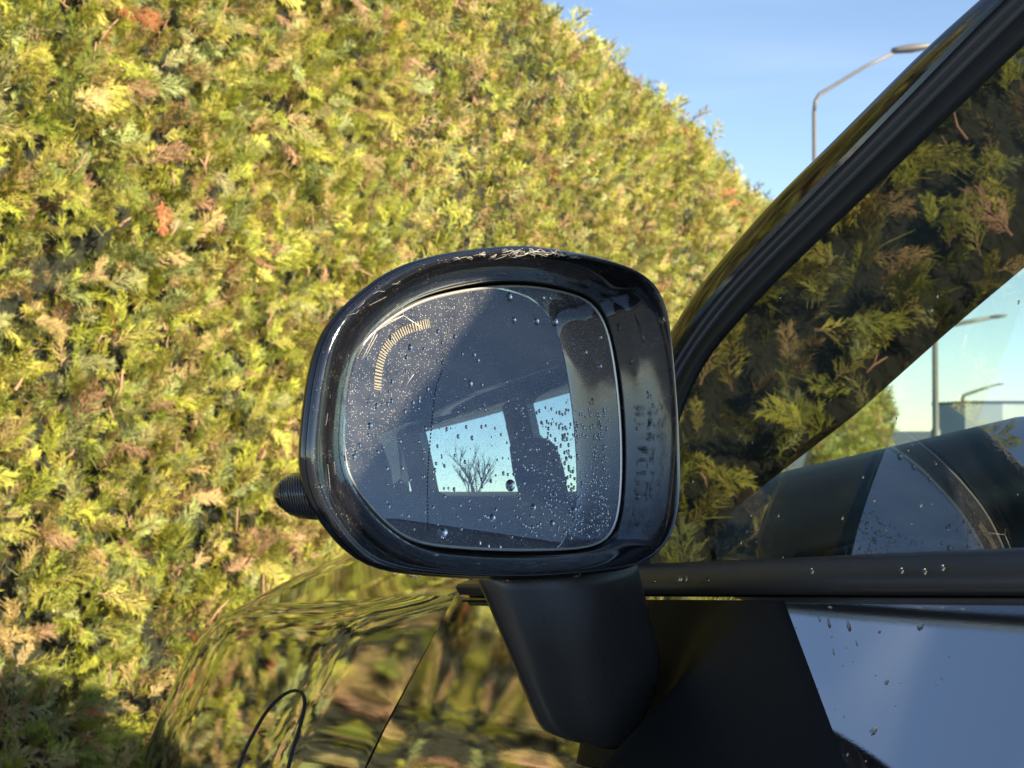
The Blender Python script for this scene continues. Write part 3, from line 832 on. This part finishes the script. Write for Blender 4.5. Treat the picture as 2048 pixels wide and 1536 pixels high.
back_prof = [(1.0, 0.0, 0.0300, 0.0000), (1.0, 0.0, 0.0285, 0.0012), (0.985, 0.0012, 0.0215, 0.0010), (0.94, 0.0045, 0.008, 0), (0.855, 0.013, -0.012, 0), (0.75, 0.023, -0.032, 0), (0.62, 0.031, -0.052, 0), (0.48, 0.036, -0.068, 0), (0.28, 0.038, -0.078, 0), (0.10, 0.038, -0.082, 0)]
loops = []
for k_, sh, n_, gr in back_prof:
    loops.append([WM(p.x * k_ + sh, p.y * (k_ if k_ > .9 else 0.9 * (k_ / .9) ** 0.8), n_) for p in grow(OO, gr)])
mirror_root = part('door_mirror', loft(loops, cap0=False), M['gloss'], fix=True)
tag(mirror_root, 'black gloss mirror shell with cobwebs along its rim')
bezel_prof = [(0.0, 0.0022, -0.014), (0.0, 0.0022, -0.004), (0.05, 0.0022, 0.002), (0.12, 0.002, 0.006), (0.15, 0.002, 0.0075), (0.17, 0.002, 0.0115), (0.32, 0.001, 0.017), (0.52, 0, 0.0235), (0.70, 0, 0.0285), (0.82, 0, 0.0315), (0.90, 0, 0.0330), (0.96, 0, 0.0328), (0.992, 0, 0.0312), (0.994, 0, 0.0285)]
loops = [[WM(p.x, p.y, n_) for p in mixl(t, d)] for t, d, n_ in bezel_prof]
part('bezel', loft(loops, cap0=True, cap1=False), M['bezel'], parent=mirror_root, fix=False)
# glass, convex
RINGS = 22; gv = [WM(CP.x, CP.y, 0)]; gf = []
for a in range(1, RINGS + 1):
    for p in GG:
        q = CP.lerp(p, a / RINGS); gv.append(WM(q.x, q.y, conv(q)))
for b in range(KN): gf.append((0, 1 + b, 1 + (b + 1) % KN))
for a in range(RINGS - 1):
    for b in range(KN): gf.append((1 + a * KN + b, 1 + (a + 1) * KN + b, 1 + (a + 1) * KN + (b + 1) % KN, 1 + a * KN + (b + 1) % KN))
mg = part('mirror_glass', (gv, gf), M['mirror'], parent=mirror_root)
# silver edge
ed = [(0.0003, 0.0008), (0.0008, 0.0008), (0.0012, 0.0002), (0.0012, -0.004)]
loops = [[WM(p.x, p.y, conv(p) + n_) for p in grow(GG, d)] for d, n_ in [(-0.0004, 0.0002)] + ed]
part('glass_edge', loft(loops, cap0=False, cap1=False), M['chrome'], parent=mirror_root)
# blind-spot marker: a bow of fine stripes
BL = resample([(x, y, 0) for x, y in ((-0.0324, 0.0453), (-0.0476, 0.0410), (-0.0580, 0.0336), (-0.0632, 0.0241), (-0.0652, 0.0124))], 37)
parts_ = []
for k in range(36):
    a, b = BL[k], BL[k + 1]; t = (b - a).normalized(); n_ = Vector((-t.y, t.x, 0)); w = 0.0021; c = a.lerp(b, 0.5)
    hw = (b - a).length * 0.24
    parts_.append(([WM((c + n_ * x + t * y).x, (c + n_ * x + t * y).y, conv(Vector((c.x, c.y))) + 0.00025) for x, y in ((-w, -hw), (w, -hw), (w, hw), (-w, hw))], [(0, 1, 2, 3)]))
part('blind_spot_marker', join(parts_), M['mark'], parent=mirror_root, smooth=False)
DL = resample([(x, y, 0) for x, y in ((-0.0199, 0.0471), (-0.0268, 0.0227), (-0.0317, 0.0106), (-0.0375, -0.0251), (-0.0383, -0.0536))], 64)
parts_ = []
for k in range(63):
    a, b = DL[k], DL[k + 1]; t = (b - a).normalized(); n_ = Vector((-t.y, t.x, 0)); c = a.lerp(b, .5); hw = (b - a).length * 0.30; w = 0.00022
    parts_.append(([WM((c + n_ * x + t * y).x, (c + n_ * x + t * y).y, conv(Vector((c.x, c.y))) + 0.00025) for x, y in ((-w, -hw), (w, -hw), (w, hw), (-w, hw))], [(0, 1, 2, 3)]))
part('dividing_line', join(parts_), M['dashmark'], parent=mirror_root, smooth=False)
# turn signal on the outer end
def lens_loop(n_, cp, cq, a, b, k=28):
    out = []
    for j in range(k):
        t = 2 * math.pi * j / k; x = abs(math.cos(t)) ** 0.7 * (1 if math.cos(t) > 0 else -1); y = abs(math.sin(t)) ** 0.8 * (1 if math.sin(t) > 0 else -1)
        out.append(WM(cp + a * x - 0.25 * b * y, cq + b * y * (1 - 0.42 * max(0, -x) ** 1.3) - 0.10 * b * max(0, -x), n_))
    return out
ll = [(0.0215, -0.1125, -0.0362, 0.0030, 0.0040), (0.0205, -0.1130, -0.0361, 0.0075, 0.0078), (0.0175, -0.1140, -0.0360, 0.0115, 0.0102), (0.010, -0.1150, -0.0358, 0.0142, 0.0112), (0.001, -0.1140, -0.0355, 0.0155, 0.0113), (-0.010, -0.1080, -0.0352, 0.0160, 0.0110), (-0.022, -0.098, -0.0345, 0.0155, 0.0105), (-0.035, -0.083, -0.034, 0.013, 0.009)]
ll = [(a, b + 0.004, c, d * 0.86, e * 0.92) for a, b, c, d, e in ll]
ts = part('turn_signal', loft([lens_loop(*q) for q in ll]), M['lens'], parent=mirror_root)
ribs = []
from mathutils.bvhtree import BVHTree
lv, lf = loft([lens_loop(*q) for q in ll]); bvh = BVHTree.FromPolygons(lv, [f_ for f_ in lf])
vd = (-MP * 0.67 + MN * 0.74).normalized()
for j in range(12):
    u = 0.22 + 0.78 * j / 11; run = []
    for e in range(15):
        v_ = e / 14; o_ = WM(-0.1245 + 0.0235 * u + 0.004 * (v_ - 0.5), -0.0255 - 0.021 * v_, 0.0) + vd * 0.1
        loc, nor, idx, dist = bvh.ray_cast(o_, -vd)
        if loc is not None: run.append(loc + vd * 0.0002)
    if len(run) > 3: ribs.append(tube(run, 0.00042, 5))
part('lens_ribs', join(ribs), M['rib'], parent=mirror_root)
# arm
def arm_loop(pts, k=36): return [WM(*p) for p in smooth_closed(pts, k)]
def lerp3(a, b, t): return tuple(x + (y - x) * t for x, y in zip(a, b))
top_ = [(-0.0054, -0.0718, -0.002), (0.022, -0.0718, 0.008), (0.050, -0.0718, 0.014), (0.080, -0.0718, 0.010), (0.104, -0.0718, -0.002), (0.095, -0.0718, -0.030), (0.050, -0.0718, -0.040), (0.012, -0.0718, -0.025)]
low_ = [(0.038, -0.1602, 0.0), (0.056, -0.1672, 0.008), (0.0755, -0.1706, 0.014), (0.101, -0.1555, 0.010), (0.1218, -0.1310, 0.0), (0.116, -0.132, -0.030), (0.090, -0.150, -0.042), (0.054, -0.160, -0.024)]
lps = []
for t in (0, 0.15, 0.3, 0.5, 0.7, 0.85, 0.93, 0.975, 1.0):
    tt = t; q = [lerp3(a, b, tt) for a, b in zip(top_, low_)]
    if t > 0.9:   # round the bottom edge off
        c = tuple(sum(x[k] for x in q) / 8 for k in range(3)); e = (t - 0.9) / 0.1; q = [lerp3(x, c, 0.06 * e * e) for x in q]
    lps.append(arm_loop(q))
part('mirror_arm', loft(lps), M['armplastic'], parent=mirror_root)
# arm foot, widened into a black plate standing for a dark reflection
ft = []
for a in range(22):
    t = 0.0015 + 0.092 * a / 21; v_ = a / 21; row = []
    for b in range(49):
        u = b / 48; sr, sf = -0.060 - 2.0 * t, 0.085 - 0.2 * t
        s_ = sr + (sf - sr) * u
        thick = 0.004 * sstep(0.25, 0.8, u) * (1 - sstep(0.88, 1.0, u)) * (math.sin(math.pi * min(1, 0.15 + 0.83 * v_))) ** 0.6 + 0.0030 * sstep(0, 0.03, u) * (1 - sstep(.97, 1, u))
        row.append(W(s_, 0.004 - door_out(t, s_) + 0.0008 - thick, belt(s_) - t))
    ft.append(row)
part('mirror_foot_reflection_plate', grid(ft), M['footblack'], parent=mirror_root)

# ------------------------------------------------------------------ rain drops
def drop(center, normal, up, a, b, hgt, n=10, rings=4):
    nrm = normal.normalized(); x = up.cross(nrm).normalized(); y = nrm.cross(x)
    V = [center + nrm * hgt]; Fc = []
    for k in range(1, rings + 1):
        an = (math.pi / 2) * k / rings
        for j in range(n):
            t = 2 * math.pi * j / n; e = 1 + 0.18 * max(0, -math.sin(t))
            V.append(center + x * (a * math.sin(an) * math.cos(t)) + y * (b * e * math.sin(an) * math.sin(t)) + nrm * (hgt * math.cos(an)))
    for j in range(n): Fc.append((0, 1 + j, 1 + (j + 1) % n))
    for k in range(rings - 1):
        for j in range(n): Fc.append((1 + k * n + j, 1 + (k + 1) * n + j, 1 + (k + 1) * n + (j + 1) % n, 1 + k * n + (j + 1) % n))
    Fc.append(tuple(1 + (rings - 1) * n + j for j in range(n))[::-1])
    return V, Fc
def inside(p, L_):
    c = False; n = len(L_)
    for a in range(n):
        b = (a + 1) % n
        if (L_[a].y > p.y) != (L_[b].y > p.y) and p.x < (L_[b].x - L_[a].x) * (p.y - L_[a].y) / (L_[b].y - L_[a].y) + L_[a].x: c = not c
    return c
Gin = grow(GG, -0.004)
dr = []
Zup = Vector((0, 0, 1))
def gdrop(p, q, a, b=None, h=None):
    v2 = Vector((p, q))
    if inside(v2, Gin): dr.append(drop(WM(p, q, conv(v2) + 0.00003), MN, Zup, a, b or a * random.uniform(.9, 1.3), h or a * 0.55))
for k in range(520):   # beaded rows low on the inboard side
    q = random.choice([-0.060, -0.056, -0.052, -0.048, -0.044, -0.040, -0.035, -0.031, -0.026, -0.021, -0.016, -0.010, -0.004, 0.003]) + random.gauss(0, 0.0015)
    p = 0.088 - abs(random.gauss(0, 0.030 + 0.02 * random.random()))
    gdrop(p, q, random.uniform(0.00035, 0.0010))
for k in range(170):
    gdrop(random.uniform(-0.075, 0.09), random.uniform(-0.06, 0.012), random.uniform(0.0003, 0.0009))
for k in range(70):
    gdrop(random.uniform(-0.08, 0.0), random.uniform(-0.02, 0.045), random.uniform(0.0003, 0.0012))
for p, q, a in ((0.0385, 0.0497, 0.0020), (0.0520, 0.0500, 0.0024), (0.0225, 0.0495, 0.0017), (0.0205, 0.0610, 0.0020), (0.0445, 0.0620, 0.0015), (0.0495, 0.0622, 0.0012), (-0.0095, 0.0165, 0.0018), (0.0145, -0.0335, 0.0030), (-0.0295, -0.0550, 0.0028), (0.0430, -0.0535, 0.0018), (0.0020, -0.0490, 0.0018), (0.074, 0.0350, 0.0015), (0.085, 0.028, 0.0016), (0.087, 0.0435, 0.0013), (0.030, -0.045, 0.0016), (0.060, -0.047, 0.0014), (-0.045, 0.033, 0.0014), (-0.07, -0.004, 0.0014), (-0.066, 0.005, 0.0012)):
    gdrop(p, q, a)
v, f = join(dr)
o = mesh_obj('rain_drops', v, f, M['water']); tag(o, 'rain drops beaded on the mirror glass', 'water drops', kind='stuff')
# drops on the inner wall of the housing, right side
dr = []
for k in range(75):
    q = random.uniform(-0.055, 0.045); u = random.uniform(0.15, 0.8)
    a0 = min(GG, key=lambda p: abs(p.y - q) + (10 if p.x < 0.02 else 0)); b0 = min(OO, key=lambda p: abs(p.y - q) + (10 if p.x < 0.02 else 0))
    pa, pb = WM(a0.x + .002, q, 0.010), WM(a0.x + (b0.x - a0.x) * .6, q, 0.0255)
    pa2 = WM(a0.lerp(b0, .17).x + .0018, q, 0.0117); pb2 = WM(a0.lerp(b0, .70).x, q, 0.0285)
    nn = (pb2 - pa2).normalized().cross(MU).normalized()
    if nn.dot(MP) > 0: nn = -nn
    sz = random.uniform(0.0003, 0.0009) if k > 14 else random.uniform(0.0009, 0.0017)
    dr.append(drop(pa2.lerp(pb2, u) - nn * 0.0001, nn, Zup, sz * .8, sz * random.uniform(1.0, 1.9), sz * 0.5))
v, f = join(dr)
o = mesh_obj('rain_drops', v, f, M['water']); tag(o, 'rain drops on the black inner wall beside the mirror glass', 'water drops', kind='stuff')
# drops on the door skin, trim and side glass
dr = []
def side_drop(s, t, sz, el=1.5, lean=None):
    e = 1e-3; P0 = W(s, 0.004 - door_out(t, s), belt(s) - t); P1 = W(s, 0.004 - door_out(t + e, s), belt(s) - t - e)
    nn = CA.cross(P1 - P0).normalized()
    if nn.dot(CI) > 0: nn = -nn
    up_ = Zup if lean is None else W(s + lean * e, 0.004 - door_out(t - e, s + lean * e), belt(s + lean * e) - t + e) - P0
    dr.append(drop(P0 + nn * 0.00003, nn, up_, sz, sz * el, sz * (0.5 if el < 3 else 0.3)))
for k in range(30): side_drop(random.uniform(-0.20, -0.06), random.uniform(0.004, 0.065), random.uniform(0.0003, 0.0006), random.uniform(1.2, 2.2), 1.0)
for s, t, sz in ((-0.163, 0.0123, 0.0017), (-0.186, 0.0522, 0.0017), (-0.137, 0.0454, 0.0015), (-0.171, 0.0345, 0.0011), (-0.108, 0.0439, 0.0009), (-0.112, 0.0433, 0.0008), (-0.142, 0.0148, 0.0008), (-0.063, 0.039, 0.0008), (-0.10, 0.0695, 0.0008)): side_drop(s, t, sz, 1.7, 1.0)
for s, t, sz, el in ((-0.078, 0.012, .0007, 5), (-0.088, 0.016, .0009, 6), (-0.098, 0.010, .0005, 9), (-0.107, 0.012, .0008, 8), (-0.121, 0.013, .0010, 6), (-0.126, 0.024, .0004, 12), (-0.135, 0.020, .0004, 10)): side_drop(s, t, sz, el, 1.7)
v, f = join(dr)
o = mesh_obj('rain_drops', v, f, M['water']); tag(o, 'elongated rain drops running down the black door skin', 'water drops', kind='stuff')
dr = []
gn = (Vector((0, 0, 1)) * TUM - CI).normalized()
for k in range(42):
    s = random.uniform(-0.20, 0.06); h = random.choice([random.uniform(1.175, 1.22), random.uniform(1.18, 1.33)])
    if s > interp(h, PH, L3) - 0.01: continue
    sz = random.uniform(0.0003, 0.0008)
    dr.append(drop(W(s, wplane(h, 0.0009), h), gn, Zup, sz, sz * random.uniform(1.0, 2.0), sz * 0.5))
for k in range(10):
    s = random.uniform(-0.18, 0.06); u = random.uniform(.3, .8); dr.append(drop(W(s, -0.0078, belt(s) + u * .02), (gn * .3 - CI).normalized(), Zup, 0.0012, 0.0014, 0.0008))
v, f = join(dr)
o = mesh_obj('rain_drops', v, f, M['water']); tag(o, 'few rain drops on the side window and the satin belt trim', 'water drops', kind='stuff')
# drops hanging under the mirror housing
dr = []
for k in range(22):
    p = random.uniform(-0.10, 0.09); c = min(OO, key=lambda v_: abs(v_.x - p) + (10 if v_.y > 0 else 0))
    sz = random.uniform(0.0010, 0.0022); dr.append(drop(WM(c.x, c.y - 0.0006, random.uniform(0.02, 0.028)), -MU, MN, sz, sz, sz * 0.8))
for k in range(14):
    q = random.uniform(-0.05, 0.03); c = min(OO, key=lambda v_: abs(v_.y - q) + (10 if v_.x < 0 else 0))
    sz = random.uniform(0.0006, 0.0014); dr.append(drop(WM(c.x + .0004, c.y, random.uniform(0.026, 0.03)), MP, Zup, sz, sz * 1.3, sz * 0.6))
v, f = join(dr)
o = mesh_obj('rain_drops', v, f, M['water']); tag(o, 'rain drops hanging from the lower edge of the mirror housing', 'water drops', kind='stuff')

# ------------------------------------------------------------------ cobwebs
wb = []
def rim_pt(idx, t, dn=0.0):
    a = mixl(t)[idx % KN]; n_ = float(np.interp(t, [b[0] for b in bezel_prof], [b[2] for b in bezel_prof])); return WM(a.x, a.y, n_ + dn)
top_idx = sorted((k for k in range(KN) if OO[k].y > 0.03 and -0.115 < OO[k].x < 0.035), key=lambda k: OO[k].x)
for k in range(95):
    u = min(0.999, max(0, random.gauss(0.78, 0.13) if k < 65 else random.random())); a = top_idx[int(u * len(top_idx))]; ln = random.choice((0, 1, 1, 2))
    t0 = random.uniform(0.80, 0.92); t1 = t0 + random.uniform(-0.12, 0.10)
    p0, p1 = rim_pt(a, t0, 0.0003), rim_pt(a + random.choice((-1, 1)) * ln, t1, 0.0003)
    m_ = p0.lerp(p1, random.uniform(.3, .7)) + MN * random.uniform(0.0002, 0.0016) + MU * random.uniform(-0.0012, 0.0012)
    wb.append(tube([p0, m_, p1], random.choice((0.00004, 0.00005, 0.00006, 0.00006, 0.00011)), 4))
for k in range(4):
    a = random.choice([j for j in range(KN) if OO[j].x < -0.085]); t0 = random.uniform(0.5, 0.9)
    p0, p1 = rim_pt(a, t0, 0.0002), rim_pt(a + random.randint(1, 2), t0 + random.uniform(-.12, .12), 0.0002)
    wb.append(tube([p0, p0.lerp(p1, .5) + MN * 0.0003, p1], 0.00005, 4))
for a, b in (((-0.0525, 0.0475), (-0.040, 0.0430)), ((-0.0525, 0.0475), (-0.0395, 0.0415)), ((-0.0525, 0.0475), (-0.066, 0.041)), ((-0.0525, 0.0475), (-0.0695, 0.0385)), ((-0.0525, 0.0475), (-0.0530, 0.058)), ((-0.069, 0.039), (-0.076, 0.026)), ((-0.068, 0.038), (-0.074, 0.027)), ((-0.047, 0.020), (-0.0505, 0.0145))):
    pa, pb = WM(*a, 0.003), WM(*b, 0.0012); wb.append(tube([pa, pa.lerp(pb, .5) + MU * random.uniform(-.0006, .0006), pb], 0.00013, 4))
v, f = join(wb)
o = mesh_obj('cobweb', v, f, M['web']); tag(o, 'torn pale cobweb strands along the top left rim of the mirror', 'cobweb', kind='stuff')

# ------------------------------------------------------------------ street lamps
def street_lamp(x, y, hgt, arm, label, rad=0.055, rise=0.45, dirv=(1, 0, 0)):
    t = empty('street_lamp', (x, y, 0)); tag(t, label, 'street lamp', 'street lamps along the road')
    d = Vector(dirv).normalized(); base = Vector((x, y, 0))
    def pp(name, vf, m_):
        o = mesh_obj(name, vf[0], vf[1], m_, t); o.matrix_parent_inverse = Matrix.Translation(t.location).inverted(); return fix_normals(o)
    pp('post', tube([base, base + Zup * 1.2, base + Zup * 1.25, base + Zup * (hgt - 0.35)], [rad * 1.5, rad * 1.4, rad, rad * 0.85], 12), M['galv'])
    c = [base + Zup * (hgt - 0.36), base + Zup * (hgt - 0.18) + d * 0.02, base + Zup * (hgt - 0.06) + d * 0.09, base + Zup * (hgt + 0.02) + d * 0.22, base + Zup * (hgt + rise * 0.62) + d * arm * 0.62, base + Zup * (hgt + rise) + d * arm]
    pp('bracket_arm', tube(c, [rad * .85, rad * .82, rad * .8, rad * .75, rad * .65, rad * .6], 10), M['galv'])
    e = c[-1]; s_ = d.cross(Zup)
    lp = []
    for u, w, h in ((-0.10, 0.05, 0.04), (0.0, 0.09, 0.06), (0.25, 0.13, 0.075), (0.5, 0.10, 0.05), (0.6, 0.04, 0.02)):
        lp.append([e + d * u + Zup * (0.02 + u * 0.12 + h * math.sin(2 * math.pi * k / 12)) + s_ * (w * math.cos(2 * math.pi * k / 12)) for k in range(12)])
    pp('lamp_head', loft(lp), M['galv'])
def gpos(px, depth): return ((px - 1024) / 3076 * depth, depth)
x, y = gpos(1632, 26); street_lamp(x, y, 1.2 + (860 - 178) / 3076 * 26, 1.42, 'tall grey street lamp against the sky beside the windscreen pillar', 0.044, 0.68)
x, y = gpos(1871, 55); street_lamp(x, y, 1.2 + (860 - 655) / 3076 * 55, 2.0, 'post and arm built in place of a ghost reflection in the windscreen, above the far hedge', 0.12, 0.35)  # added post, stands for a faint reflection in the windscreen
x, y = gpos(1925, 95); street_lamp(x, y, 1.2 + (860 - 790) / 3076 * 95, 2.0, 'short post and arm built in place of a ghost reflection, above the grey building', 0.15, 0.6)  # also added for a ghost reflection in the glass

# ------------------------------------------------------------------ building beyond the hedge
def building(x0, x1, y, dep, hgt, label, mat, nwin):
    b = empty('building', ((x0 + x1) / 2, y, 0)); tag(b, label, 'building')
    def pp(name, vf, m_, par=None):
        o = mesh_obj(name, vf[0], vf[1], m_, par or b, False); o.matrix_parent_inverse = Matrix.Translation(b.location).inverted(); return fix_normals(o)
    pp('wall', box(((x0 + x1) / 2, y + dep / 2, hgt / 2), (x1 - x0, dep, hgt)), mat)
    pp('roof', box(((x0 + x1) / 2, y + dep / 2, hgt + 0.06), (x1 - x0 + 0.2, dep + 0.2, 0.12)), M['roofing'])
    for k in range(nwin):
        xc = x0 + (x1 - x0) * (k + 0.5) / nwin
        pp('window', box((xc, y - 0.02, hgt * 0.45), ((x1 - x0) / nwin * 0.5, 0.06, hgt * 0.3)), M['pane'])
Yb = 80
xa, xb = gpos(1930, Yb)[0], gpos(2005, Yb)[0]
building(xa, xb, Yb, 6, 1.2 + (860 - 806) / 3076 * Yb, 'small flat grey building behind the far hedge, seen through the windscreen', M['grey_wall'], 0)
building(xb + 0.1, xb + 16, Yb + 1, 8, 1.2 + (860 - 806) / 3076 * (Yb + 1), 'long pale building next to the small grey one, seen through the windscreen', M['render_wall'], 5)

# ------------------------------------------------------------------ bare tree off to the right, seen in the mirror
def bare_tree(base, hgt, label, seed):
    rn = random.Random(seed); t = empty('tree', tuple(base)); tag(t, label, 'tree'); br = []; tips = []
    def grow_b(p, d, ln, rad, lev):
        n = 4; pts = [p]
        for k in range(n):
            d = (d + Vector((rn.uniform(-1, 1), rn.uniform(-1, 1), rn.uniform(-.3, .7))) * 0.13).normalized(); pts.append(pts[-1] + d * ln / n)
        (trunk if lev == 0 else br).append(tube(pts, [rad * (1 - 0.12 * k) for k in range(n + 1)], 6 if lev < 2 else 4))
        if lev >= 4: tips.append(pts[-1]); return
        for k in range(5 if lev == 0 else 4):
            q = pts[rn.randint(1 if lev else 2, n)]
            d2 = (d * 0.7 + Vector((rn.uniform(-1, 1), rn.uniform(-1, 1), rn.uniform(-.1, .9))) * 0.85).normalized()
            grow_b(q, d2, ln * rn.uniform(0.5, 0.72), rad * 0.55, lev + 1)
    trunk = []
    grow_b(Vector(base), Vector((0, 0, 1)), hgt * 0.42, hgt * 0.022, 0)
    for name, lst in (('trunk', trunk), ('crown', br)):
        v, f = join(lst); o = mesh_obj(name, v, f, M['bark'], t); o.matrix_parent_inverse = Matrix.Translation(t.location).inverted()
bare_tree((27.0, -3.1, 0), 4.3, 'small bare tree on the horizon, reflected in the mirror through the car windows', 5)
